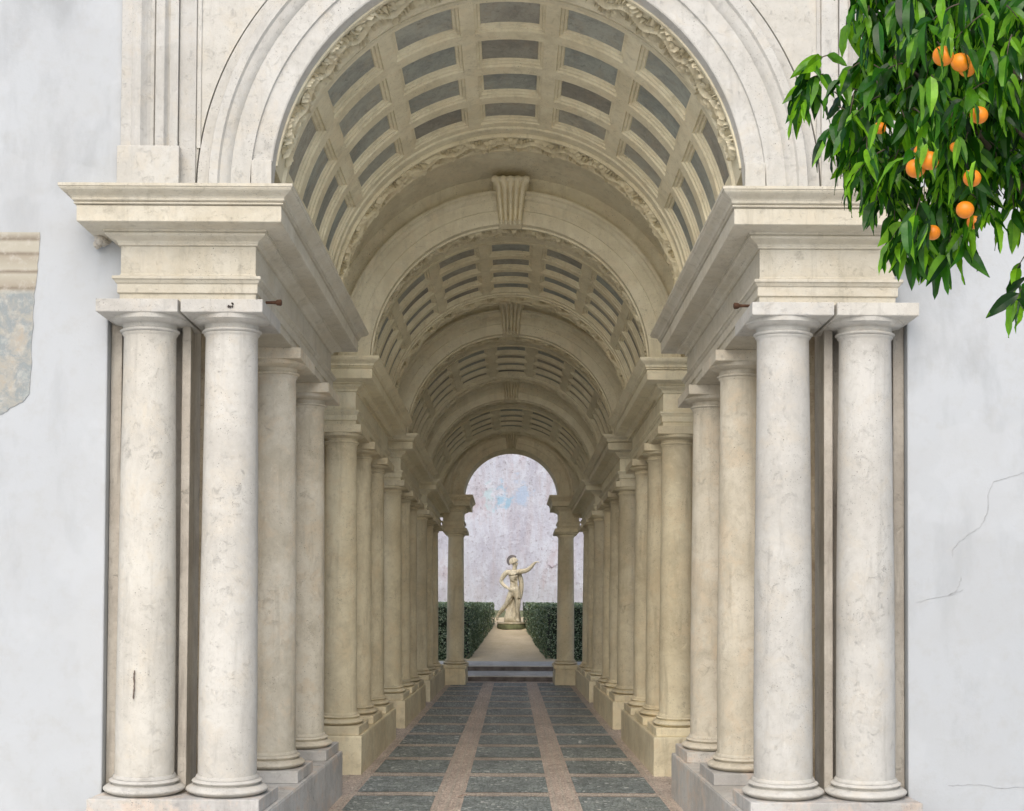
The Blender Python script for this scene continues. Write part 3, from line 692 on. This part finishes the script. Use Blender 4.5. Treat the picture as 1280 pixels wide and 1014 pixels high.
# ------------------------------------------------------------------ front plaster walls
for sgn in (-1, 1):
    w = thing('plaster_wall', 'white plaster wall left of the gallery with a remnant of fresco near its edge' if sgn < 0 else 'white plaster wall right of the gallery with a branching thin crack', 'wall', (5 * sgn, 0, 0), 'plaster walls flanking the gallery')
    m = MB(); xe = 2.608
    pts = [(xe, -.05), (xe, 3.675), (2.47, 3.675), (2.47, 4.38), (2.531, 4.385), (2.531, 6.4), (12, 6.4), (12, -.05)]
    # gridded face with gentle waviness
    loft(m, [[(u * sgn, y, z) for u, z in pts] for y in (-.02, .5)])
    m.build('plaster_face', M['plaster'], w, bevel=.012)
    if sgn < 0:
        e = [(-14, 292), (46, 292), (44, 320), (42, 345), (39, 380), (38, 420), (37, 470), (36, 495), (28, 505), (12, 514), (2, 520), (-14, 524)]
        ee = []
        for i in range(len(e) - 1):
            for k in range(4): q = k / 4; ee.append((e[i][0] * (1 - q) + e[i + 1][0] * q + random.uniform(-1.2, 1.2) * (i > 0), e[i][1] * (1 - q) + e[i + 1][1] * q + random.uniform(-1, 1) * (i > 0)))
        m = MB(); loft(m, [[pix(x, y, -.02) + Vector((0, dy, 0)) for x, y in ee] for dy in (-.006, .01)]); m.build('fresco_remnant', M['fresco'], w)
    else:
        cm = MB()
        crackmesh([(1281, 587), (1262, 594), (1243, 598), (1236, 612), (1234, 640), (1226, 656), (1208, 668), (1192, 681), (1191, 694)], .55, -.021, cm, .0015)
        crackmesh([(1202, 718), (1198, 730), (1193, 741), (1184, 742)], .45, -.021, cm, .0015)
        crackmesh([(1204, 735), (1180, 742), (1160, 746), (1146, 751)], .45, -.021, cm, .0015)
        crackmesh([(1185, 978), (1215, 976), (1250, 980), (1281, 979)], .4, -.021, cm, .0015)
        cm.build('crack', M['crackg'], w)
m = MB(); q = pix(121, 300, -.12)
for k in range(9):
    c = q + Vector((random.uniform(-.03, .03), random.uniform(-.02, .1), random.uniform(-.03, .02))); r = random.uniform(.018, .034)
    loft(m, [[(c.x + r * sin(b_) * cos(a) * random.uniform(.8, 1.2), c.y + r * sin(b_) * sin(a), c.z + r * cos(b_)) for a in [pi * 2 * q_ / 9 for q_ in range(9)]] for b_ in (.1, .7, 1.4, 2.1, 3.0)])
o = m.build('stone_stub', M['pier']); tag(o, 'small broken stone stub under the left end of the large cornice', 'stub')
# ------------------------------------------------------------------ hedges
def hedge(x0n, x1n, x0f, x1f, Ya, Yb, zt, label, dens=9000):
    """a clipped hedge; near / far x edges differ (it tapers)"""
    t = thing('hedge', label, 'hedge', ((x0n + x1n) / 2, Ya, gz(Ya)), 'clipped hedges along the path')
    def pt(a, b, c, ins=0):   # a across, b depth, c height
        Y = Ya + (Yb - Ya) * b; x0 = x0n + (x0f - x0n) * b; x1 = x1n + (x1f - x1n) * b
        z0 = gz(Y) - .02; return Vector((x0 + (x1 - x0) * a, Y, z0 + (zt - z0) * c))
    m = MB(); rr = [[pt(.04 if a == 0 else .96, b, c * .97) for a, c in ((0, 0), (1, 0), (1, 1), (0, 1))] for b in (.02, .98)]; loft(m, rr); m.build('twigs', M['hedgein'], t)  # solid near-black box behind the leaves, shade between them put into its colour
    m = MB()
    areas = [('f', abs(x1n - x0n) * .6), ('k', abs(x1f - x0f) * .3), ('l', (Yb - Ya) * .6), ('r', (Yb - Ya) * .6), ('t', (Yb - Ya) * abs(x1n - x0n))]
    tot = sum(a for _, a in areas)
    for nm, ar in areas:
        for i in range(int(dens * ar / tot)):
            p, q = random.random(), random.random(); j = random.uniform(-.010, .005)
            if nm == 'f': c = pt(p, 0, q) + Vector((0, -j, 0)); n = Vector((0, -1, .2))
            elif nm == 'k': c = pt(p, 1, q); n = Vector((0, 1, .2))
            elif nm == 'l': c = pt(0, p, q) + Vector((-j, 0, 0)); n = Vector((-1, 0, .2))
            elif nm == 'r': c = pt(1, p, q) + Vector((j, 0, 0)); n = Vector((1, 0, .2))
            else: c = pt(p, q, 1) + Vector((0, 0, j)); n = Vector((0, 0, 1))
            c += Vector((.004 * sin(c.z * 19 + c.y * 11), 0, .004 * sin(c.x * 17 + c.y * 13)))
            n = (n + Vector((random.gauss(0, .55), random.gauss(0, .55), random.gauss(0, .55)))).normalized()
            a = n.orthogonal().normalized(); a = Matrix.Rotation(random.uniform(0, 6.28), 3, n) @ a; b = n.cross(a)
            l, w_ = random.uniform(.008, .014), random.uniform(.005, .008)
            m.add([c - a * l, c + b * w_ + n * .002, c + a * l, c - b * w_ + n * .002], [(0, 1, 2, 3)])
    m.build('leaves', M['hedge'], t)
hz = 1.525
def hx(x, Y): return pix(x, 0, Y).x
hedge(-1.75, hx(588, 8.45), -1.5, hx(605, 9.75), 8.5, 9.75, hz, 'near hedge on the left of the path, seen past the last left column', 26000)
hedge(-1.4, hx(605.5, 9.8), -1.3, hx(619, 10.95), 9.82, 11.0, hz - .01, 'farther hedge on the left, close to the statue', 9000)
hedge(hx(684, 8.45), 1.9, hx(667, 9.75), 1.6, 8.5, 9.75, hz, 'near dark hedge on the right of the path, behind the last right column', 26000)
hedge(hx(667, 9.8), 1.5, hx(655, 10.95), 1.4, 9.82, 11.0, hz - .01, 'farther hedge on the right, reaching the statue plinth', 9000)
# ------------------------------------------------------------------ statue
SY = 10.75; sb = pix(640, 783, SY); KS = .765 / 1.82
SX, SZ = pix(640.5, 0, SY).x, pix(0, 777.5, SY).z
st = thing('statue', 'small weathered stone warrior in a crested helmet pointing right, on a round mossy plinth', 'statue', (SX, SY, SZ - .06))
m = MB(); rr = []
for r, z in ((.150, -.085), (.163, -.075), (.166, -.04), (.160, -.022), (.168, -.012), (.166, 0)):
    rr.append([(SX + r * cos(a), SY + r * sin(a), SZ + z) for a in [2 * pi * i / 32 for i in range(32)]])
loft(m, rr[:4] ); m.build('plinth', M['moss'], st, smooth=True, autosmooth=40)
m = MB(); loft(m, [[(SX + r * cos(a), SY + r * sin(a), SZ + z) for a in [2 * pi * i / 32 for i in range(32)]] for r, z in ((.158, -.0215), (.168, -.014), (.166, 0.0))]); m.build('plinth_top', M['statue'], st, smooth=True, autosmooth=40)
def SP(X, Yp, dy=0): return Vector(((X - 345) / 378, dy, (822 - Yp) / 378))
def skin(name, nodes, edges, mat, parent, sub=2, root=0):
    me = bpy.data.meshes.new(name); me.from_pydata([tuple(n[0] * KS + Vector((0, 0, 0))) for n in nodes], edges, [])
    o = bpy.data.objects.new(name, me); COL.objects.link(o)
    sk = o.modifiers.new('skin', 'SKIN'); sk.use_smooth_shade = True; sk.branch_smoothing = .6
    for i, n in enumerate(nodes):
        r = n[1]; r = (r, r) if not isinstance(r, tuple) else r
        d = me.skin_vertices[0].data[i]; d.radius = (r[0] * KS, r[1] * KS); d.use_root = (i == root)
    ss = o.modifiers.new('sub', 'SUBSURF'); ss.levels = sub; ss.render_levels = sub
    dg = bpy.context.evaluated_depsgraph_get(); dg.update()
    nm = bpy.data.meshes.new_from_object(o.evaluated_get(dg)); nm.name = name
    bpy.data.objects.remove(o); nm.materials.clear(); nm.materials.append(mat)
    for p in nm.polygons: p.use_smooth = True
    o = bpy.data.objects.new(name, nm); COL.objects.link(o); o.parent = parent
    o.location = (0, 0, .06); return o
bd = [(SP(362, 500), (.135, .115)),          #0 pelvis
      (SP(372, 440), (.118, .10)),           #1 waist
      (SP(362, 375), (.165, .13)),           #2 ribs
      (SP(355, 325), (.19, .13)),           #3 chest
      (SP(365, 298), .060),                  #4 neck
      (SP(372, 276, -.02), .046),             #5 neck top
      (SP(380, 238, -.03), (.062, .068)),    #6 skull
      (SP(368, 210, -.02), (.075, .085)),     #7 crown
      (SP(292, 312, .02), .078), (SP(250, 365, .05), .058), (SP(232, 408, .06), .05), (SP(268, 452, -.02), .044), (SP(312, 478, -.10), .034), (SP(330, 484, -.12), .03),  #8-13 arm on hip
      (SP(425, 303, -.01), .076), (SP(468, 303, -.05), .064), (SP(512, 288, -.10), .054), (SP(550, 250, -.13), .047), (SP(573, 220, -.14), .037), (SP(585, 208, -.14), .046), # 14-19 raised arm
      (SP(395, 520, -.03), .098), (SP(408, 570, -.06), .09), (SP(412, 640, -.09), .064), (SP(408, 700, -.05), .06), (SP(404, 770, -.02), .038), (SP(404, 803, -.02), .042), (SP(418, 812, -.14), .03), # 20-26 standing leg
      (SP(335, 530, .03), .096), (SP(318, 590, .05), .086), (SP(292, 645, .08), .062), (SP(250, 695, .18), .056), (SP(212, 745, .26), .038), (SP(196, 772, .27), .036), (SP(200, 806, .18), .03)] # 27-33 trailing leg
be = [(0, 1), (1, 2), (2, 3), (3, 4), (4, 5), (5, 6), (6, 7), (3, 8), (8, 9), (9, 10), (10, 11), (11, 12), (12, 13), (3, 14), (14, 15), (15, 16), (16, 17), (17, 18), (18, 19),
      (0, 20), (20, 21), (21, 22), (22, 23), (23, 24), (24, 25), (25, 26), (0, 27), (27, 28), (28, 29), (29, 30), (30, 31), (31, 32), (32, 33)]
bd = [(p, tuple(1.14 * q for q in r) if isinstance(r, tuple) else 1.16 * r) for p, r in bd]
def extra(root, *nodes):
    for p, r in nodes:
        bd.append((p, r)); be.append((root, len(bd) - 1))
extra(3, (SP(325, 340, -.10), .072), (SP(392, 336, -.10), .070)); extra(2, (SP(345, 405, -.075), .05), (SP(385, 403, -.075), .05)); extra(28, (SP(332, 575, -.02), .07)); extra(21, (SP(420, 585, -.10), .068)); extra(23, (SP(398, 690, .03), .058)); extra(0, (SP(365, 470, -.09), .05))
def fingers(root, d, side, L):
    base = bd[root][0]; up = d.cross(side).normalized()
    for k in range(4):
        b0 = base + side * (.022 * (k - 1.5)) + d * .02
        i = len(bd); l = L * (1, 1.12, 1.05, .85)[k]
        bd.append((b0 + d * .03, .0125)); bd.append((b0 + d * (.03 + l * .55) - up * .012, .0115)); bd.append((b0 + d * (.03 + l * .75) - up * .04, .010))
        be.extend([(root, i), (i, i + 1), (i + 1, i + 2)])
    i = len(bd); bd.append((base - side * .04 + d * .0, .013)); bd.append((base - side * .055 + d * .035 - up * .01, .011)); be.extend([(root, i), (i, i + 1)])
fingers(19, Vector((.9, 0, .15)).normalized(), Vector((0, 1, 0)), .06)
fingers(13, Vector((.75, -.1, -.4)).normalized(), Vector((.4, 0, .75)).normalized(), .06)
body = skin('body', bd, be, M['statue'], st)
# face: nose, brow, chin, lips, ears merged as one small mesh on the profile (looking right)
face = [(SP(402, 222, -.04), .02), (SP(410, 228, -.04), .014), (SP(398, 212, -.04), .022), (SP(400, 238, -.04), .016), (SP(395, 250, -.04), .024)]
skin('face_features', face, [(2, 0), (0, 1), (0, 3), (3, 4)], M['statue'], st, 2)
# helmet with crest
m = MB(); hc = SP(362, 205, -.02) * KS + Vector((SX, SY, SZ)); rr = []
for i in range(9):
    b_ = i / 8 * 1.75; r = .118 * KS
    rr.append([(hc.x + r * 1.05 * sin(b_ + .01) * cos(a), hc.y + r * .95 * sin(b_ + .01) * sin(a), hc.z + r * 1.0 * cos(b_)) for a in [2 * pi * j / 20 for j in range(20)]])
rr.append([(hc.x + .125 * KS * cos(a) * 1.08, hc.y + .125 * KS * sin(a), hc.z - .025 * KS) for a in [2 * pi * j / 20 for j in range(20)]])
rr.append([(hc.x + .112 * KS * cos(a), hc.y + .112 * KS * sin(a), hc.z - .04 * KS) for a in [2 * pi * j / 20 for j in range(20)]])
rr = [[tuple(Matrix.Rotation(radians(-24), 3, 'Y') @ (Vector(p) - hc) + hc) for p in ring] for ring in rr]
loft(m, rr); hl = m.build('helmet', M['statue'], st, smooth=True)
m = MB(); rr = []
for i in range(15):
    a = radians(60 + i * 11.5); r0, r1 = .112, .16 + .035 * sin(i / 14 * pi)
    w_ = .03
    rr.append([(hc.x + r * KS * cos(a), hc.y + dy * KS, hc.z + r * KS * sin(a)) for r, dy in ((r0, -w_), (r1, -w_ * .7), (r1, w_ * .7), (r0, w_))])
loft(m, rr); m.build('crest', M['riser'], hl, smooth=True, autosmooth=40)
# cloak over the far shoulder, falling behind the hip, and the stump/drapery behind the legs
def cloth(name, pts, mat, par, folds, th=.03):
    m = MB(); rings = []
    for i, (X, Yp, dy, w_) in enumerate(pts):
        ring = []
        c = SP(X, Yp, dy) * KS + Vector((SX, SY, SZ)); n = 28
        for j in range(n):
            a = 2 * pi * j / n; f_ = 1 + .22 * sin(folds * a + i * .5)
            ring.append((c.x + w_ * KS * f_ * cos(a), c.y + w_ * .6 * KS * f_ * sin(a), c.z + .004 * sin(j)))
        rings.append(ring)
    loft(m, rings); return m.build(name, mat, par, smooth=True)
cloth('cloak', [(408, 296, .03, .04), (422, 330, .05, .055), (436, 385, .07, .06), (444, 440, .08, .055), (438, 500, .08, .06), (434, 560, .09, .05), (428, 600, .09, .03)], M['statue'], st, 6)
cloth('tree_stump', [(375, 560, .10, .10), (365, 620, .13, .13), (352, 700, .14, .16), (350, 770, .14, .19), (352, 822, .13, .205)], M['statue'], st, 7)
# ------------------------------------------------------------------ orange tree
TY = -6.0; kT = (D + TY) / F_PX
tr = thing('orange_tree', 'orange tree reaching in at the upper right, glossy leaves and ripe fruit', 'tree', (pix(1500, 0, TY).x, TY, 0))
def inside(poly, x, y):
    c = False; n = len(poly)
    for i in range(n):
        x1, y1 = poly[i]; x2, y2 = poly[(i + 1) % n]
        if (y1 > y) != (y2 > y) and x < (x2 - x1) * (y - y1) / (y2 - y1) + x1: c = not c
    return c
POLY = [(1082, -160), (1080, 10), (1090, 70), (1054, 96), (1040, 128), (1052, 165), (1072, 205), (1090, 228), (1120, 250), (1140, 275), (1155, 295), (1180, 295), (1205, 275), (1225, 245), (1250, 215), (1290, 225), (1330, 270), (1500, 330), (1750, 250), (1800, -160)]
LF = MB()
def leaf(c, dirv, L, W, roll, curl, fold=.36):
    d = dirv.normalized(); side = d.cross(Vector((0, 0, 1)))
    if side.length < .05: side = Vector((1, 0, 0))
    side = Matrix.Rotation(roll, 3, d) @ side.normalized(); nrm = side.cross(d)
    n = 7; vs = []
    for i in range(n + 1):
        q = i / n; w_ = W * (sin(pi * q ** .82) ** .8) * (1 - .15 * q) if 0 < i < n else 0
        p = c + d * (L * q) - nrm * (curl * L * q * q) + Vector((0, 0, -1)) * (L * .22 * q * q)
        if w_ == 0: w_ = W * .03
        wa = .16 * W * sin(i * 1.9 + roll * 5)
        vs += [p - side * w_ + nrm * (fold * w_ + wa), p, p + side * w_ + nrm * (fold * w_ - wa)]
    fs = []
    for i in range(n):
        a = i * 3; fs += [(a, a + 1, a + 4, a + 3), (a + 1, a + 2, a + 5, a + 4)]
    LF.add(vs, fs)
TW = MB()
def tube(mb, pts, rads, n=6):
    rings = []
    for i, p in enumerate(pts):
        t = (pts[min(i + 1, len(pts) - 1)] - pts[max(i - 1, 0)]).normalized(); a = t.orthogonal().normalized(); b = t.cross(a)
        rings.append([p + (a * cos(q) + b * sin(q)) * rads[i] for q in [2 * pi * j / n for j in range(n)]])
    loft(mb, rings)
def twig(x, y, Y, ang, ln, nl, L0=.085):
    """a twig starting at photo-plane place; ang is direction in the picture plane (deg, 0 = right, -90 = down)"""
    p = pix(x, y, Y); d = Vector((cos(radians(ang)), random.uniform(-.5, .5), sin(radians(ang)))).normalized()
    pts = [p]; 
    for i in range(6):
        d = (d + Vector((random.uniform(-.12, .12), random.uniform(-.12, .12), -.13))).normalized(); pts.append(pts[-1] + d * ln / 6)
    tube(TW, pts, [.0028 * (1 - i / 9) for i in range(7)], 5)
    for i in range(nl):
        q = (i + .6) / nl; k = min(5, int(q * 6)); b = pts[k] + (pts[k + 1] - pts[k]) * (q * 6 - k)
        az = i * 2.4 + random.uniform(-.5, .5)
        out = (pts[k + 1] - pts[k]).normalized() * .5 + Vector((cos(az), sin(az), random.uniform(-.9, .35))) * .95 + Vector((0, 0, -.35))
        L = L0 * random.uniform(.75, 1.35)
        leaf(b, out, L, L * random.uniform(.17, .24), random.uniform(-1.6, 1.6), random.uniform(-.05, .45), random.uniform(.15, .55))
    leaf(pts[-1], d + Vector((0, 0, -.4)), L0 * 1.1, L0 * .25, random.uniform(-1, 1), .15)
def edge_dist(x, y):
    m_ = 1e9
    for i in range(len(POLY)):
        (x1, y1), (x2, y2) = POLY[i], POLY[(i + 1) % len(POLY)]
        dx, dy = x2 - x1, y2 - y1; t_ = max(0, min(1, ((x - x1) * dx + (y - y1) * dy) / (dx * dx + dy * dy)))
        m_ = min(m_, sqrt((x - x1 - t_ * dx) ** 2 + (y - y1 - t_ * dy) ** 2))
    return m_
random.seed(21)
cnt = 0
while cnt < 820:
    x = random.uniform(1010, 1760); y = random.uniform(-160, 330)
    if x > 1330 and random.random() < .5: continue
    if not inside(POLY, x, y): continue
    ed = edge_dist(x, y); th = .10 + min(.62, ed * .0042)
    Y = TY + random.uniform(-th, th * 1.5)
    twig(x, y - 12, Y, random.uniform(190, 350), random.uniform(.08, .15), random.randint(5, 8), .092)
    cnt += 1
# hand-placed sprays on the outline
for x, y, a, ln, nl in [(1036, 62, 192, .10, 7), (1030, 86, 184, .11, 8), (1022, 112, 190, .09, 7), (1074, 4, 215, .06, 4), (1090, 50, 240, .10, 6), (1060, 140, 230, .10, 7), (1074, 175, 250, .10, 6), (1098, 205, 262, .10, 5),
                        (1120, 252, 262, .13, 6), (1145, 272, 265, .14, 6), (1165, 286, 270, .12, 5), (1190, 280, 268, .12, 5), (1205, 275, 275, .10, 4), (1132, 280, 250, .07, 3), (1240, 232, 270, .09, 4), (1268, 238, 270, .09, 4),
                        (1285, 312, 225, .10, 4), (1292, 330, 240, .14, 6), (1290, 352, 215, .06, 3)]:
    twig(x, y, TY + random.uniform(-.12, .12), a, ln, nl, .105)
# large near leaves over the top
for x, y in [(1100, 18), (1120, 30), (1140, -8), (1160, 20), (1182, -20), (1210, -15), (1215, -35), (1085, 30), (1240, 12), (1262, 60), (1150, 95), (1165, 88), (1075, 215), (1136, 270), (1190, 20), (1130, -20)]:
    leaf(pix(x, y, TY - .75 + random.uniform(-.1, .1)), Vector((random.uniform(-.25, .25), random.uniform(-.3, .1), -1)), random.uniform(.10, .14), random.uniform(.021, .027), random.uniform(-1.1, 1.1), random.uniform(.0, .4), .45)
TW.build('twigs', M['trunk'], tr)
# trunk and limbs (outside the frame on the right)
TK = MB(); bx = pix(1500, 0, TY).x; top = pix(1480, 150, TY)
tube(TK, [Vector((bx, TY, -.03)), Vector((bx + .02, TY, .6)), Vector((bx - .02, TY + .03, 1.4)), Vector((bx - .05, TY, 2.4)), Vector((bx - .1, TY, 3.3))], [.11, .085, .075, .065, .04], 12)
TK.build('trunk', M['trunk'], tr, smooth=True)
LM = MB()
for ex, ey, dy in ((1120, 60, -.1), (1180, 180, .15), (1250, 130, -.2), (1300, 260, .1), (1160, -60, .2), (1350, 40, -.3), (1620, 120, .3), (1700, 0, -.1), (1450, -120, .1)):
    a = Vector((bx - .03, TY, 2.2 + random.uniform(0, .8))); b = pix(ex, ey, TY + dy); pts = []
    for i in range(8):
        q = i / 7; pts.append(a.lerp(b, q) + Vector((0, .05 * sin(q * 7), .22 * sin(pi * q))))
    tube(LM, pts, [.028 * (1 - q / 8) + .004 for q in range(8)], 8)
LM.build('limbs', M['trunk'], tr, smooth=True)
OL = []
def orange(x, y, r, Y):
    c = pix(x, y, Y); rr = []; r = r * (D + Y) / F_PX; rot = random.uniform(-.5, .5)
    m = MB()
    for i in range(13):
        b_ = .04 + (pi - .08) * i / 12; pin = 1 - .05 * max(0, cos(b_)) ** 6
        rr.append([(c.x + r * sin(b_) * cos(a), c.y + r * sin(b_) * sin(a), c.z + r * .97 * cos(b_) * pin) for a in [2 * pi * j / 24 for j in range(24)]])
    loft(m, rr); o = m.build('orange', M['orange'], tr, smooth=True)
    for q in range(3):
        aa = random.uniform(0, 6.28); b_ = c + Vector((cos(aa) * r * .9, -r * 1.1, abs(sin(aa)) * r * 1.4 + .01))
        OL.append((b_, Vector((random.uniform(-.5, .5), -.1, -.8))))
for x, y, r, Y in [(1181, 62, 13.5, -6.9), (1203, 70, 12.5, -6.75), (1211, 78, 11, -6.7), (1226, 137, 11.5, -6.72), (1163, 195, 12.5, -6.78), (1146, 205, 12.5, -6.72), (1153, 184, 9.5, -6.7), (1217, 217, 11.5, -6.75), (1208, 257, 11.5, -6.72),
                   (1196, 178, 7, -6.5), (1219, 273, 9, -6.6), (1167, 286, 10, -6.5), (1101, 154, 8, -6.4), (1350, 120, 13, -6.5), (1420, 220, 13, -6.6)]:
    orange(x, y, r, Y)
for b_, d_ in OL:
    if random.random() < .8: leaf(b_, d_, random.uniform(.06, .1), random.uniform(.010, .017), random.uniform(-1.4, 1.4), .2, .4)
crown = LF.build('leaves', M['leaf'], tr, smooth=True, autosmooth=24)
# dead leaf on the pavement
m = MB(); q = P(-.40, 2.2, .012)
m.add([q + Vector((dx, dy, dz)) for dx, dy, dz in ((-.04, 0, 0), (-.01, -.018, .012), (.04, .005, .02), (.0, .02, .01))], [(0, 1, 2, 3)])
m.v += [(x, y, z - .002) for x, y, z in m.v[:4]]; m.f += [(7, 6, 5, 4), (0, 4, 5, 1), (1, 5, 6, 2), (2, 6, 7, 3), (3, 7, 4, 0)]; m.m += [0] * 5
tag(m.build('fallen_leaf', M['deadleaf']), 'small dry brown leaf lying on the pink band of the mosaic floor', 'leaf')
# ------------------------------------------------------------------ camera, light
cam = bpy.data.cameras.new('camera'); co = bpy.data.objects.new('camera', cam); COL.objects.link(co); S.camera = co
cam.sensor_width = 36; cam.sensor_fit = 'HORIZONTAL'; cam.lens = F_PX / 1280 * 36; cam.clip_end = 400; cam.clip_start = .1
PITCH, ROLL = radians(2.5), radians(.3)
co.location = (XC, -D, ZE)
co.matrix_world = Matrix.Translation(co.location) @ Matrix.Rotation(pi / 2 + PITCH, 4, 'X') @ Matrix.Rotation(ROLL, 4, 'Z')
cam.shift_x = -10 / 1280; cam.shift_y = (700 - F_PX * math.tan(PITCH) - 507) / 1280
W = bpy.data.worlds.new('World'); S.world = W; W.use_nodes = True
nt = W.node_tree; nt.nodes.clear()
sky = nt.nodes.new('ShaderNodeTexSky'); sky.sky_type = 'NISHITA'; sky.sun_disc = False
EL, AZ = radians(43), radians(190)
sky.sun_elevation = EL; sky.sun_rotation = AZ; sky.air_density = 1.0; sky.dust_density = 3.0; sky.ozone_density = .6
bg = nt.nodes.new('ShaderNodeBackground'); bg.inputs[1].default_value = .15
wo = nt.nodes.new('ShaderNodeOutputWorld'); nt.links.new(sky.outputs[0], bg.inputs[0]); nt.links.new(bg.outputs[0], wo.inputs[0])
sun = bpy.data.lights.new('sun', 'SUN'); sun.energy = 1.5; sun.angle = radians(60); sun.color = (1, .975, .93)
so = bpy.data.objects.new('sun', sun); COL.objects.link(so)
# direction to the sun: Nishita rotation measured from +Y towards +X (clockwise seen from above)
sd = Vector((sin(AZ) * cos(EL), cos(AZ) * cos(EL), sin(EL)))
so.rotation_euler = sd.to_track_quat('Z', 'Y').to_euler()
S.view_settings.view_transform = 'Standard'; S.view_settings.look = 'None'; S.view_settings.gamma = 1; S.view_settings.exposure = .37
S.cycles.max_bounces = 10; S.cycles.diffuse_bounces = 7
if __name__ == '__main__':
    from bpy_extras.object_utils import world_to_camera_view as w2c
    bpy.context.view_layer.update()
    for nm, pt, tgt in [('cornL', P(-1.345, -.45, 4.376), (365, 231)), ('cornR', P(1.345, -.45, 4.376), (902, 235)), ('cornLo', P(-2.79, -.45, 4.376), (68, 228)), ('baseL', P(-2.06, -.27, .49), (220, 992)), ('baseR', P(2.06, -.27, .49), (1040, 1000)),
                        ('b2corn', P(-1.345, 2.93, 4.266), (473, 445)), ('farfloor', P(-1.0, 7.45, 0), (584, 857)), ('farapex', P(0, 7.55, 5.5), (640, 565))]:
        q = w2c(S, co, pt); print('CAL', nm, round(q.x * 1280, 1), round((1 - q.y) * 1014, 1), 'target', tgt)
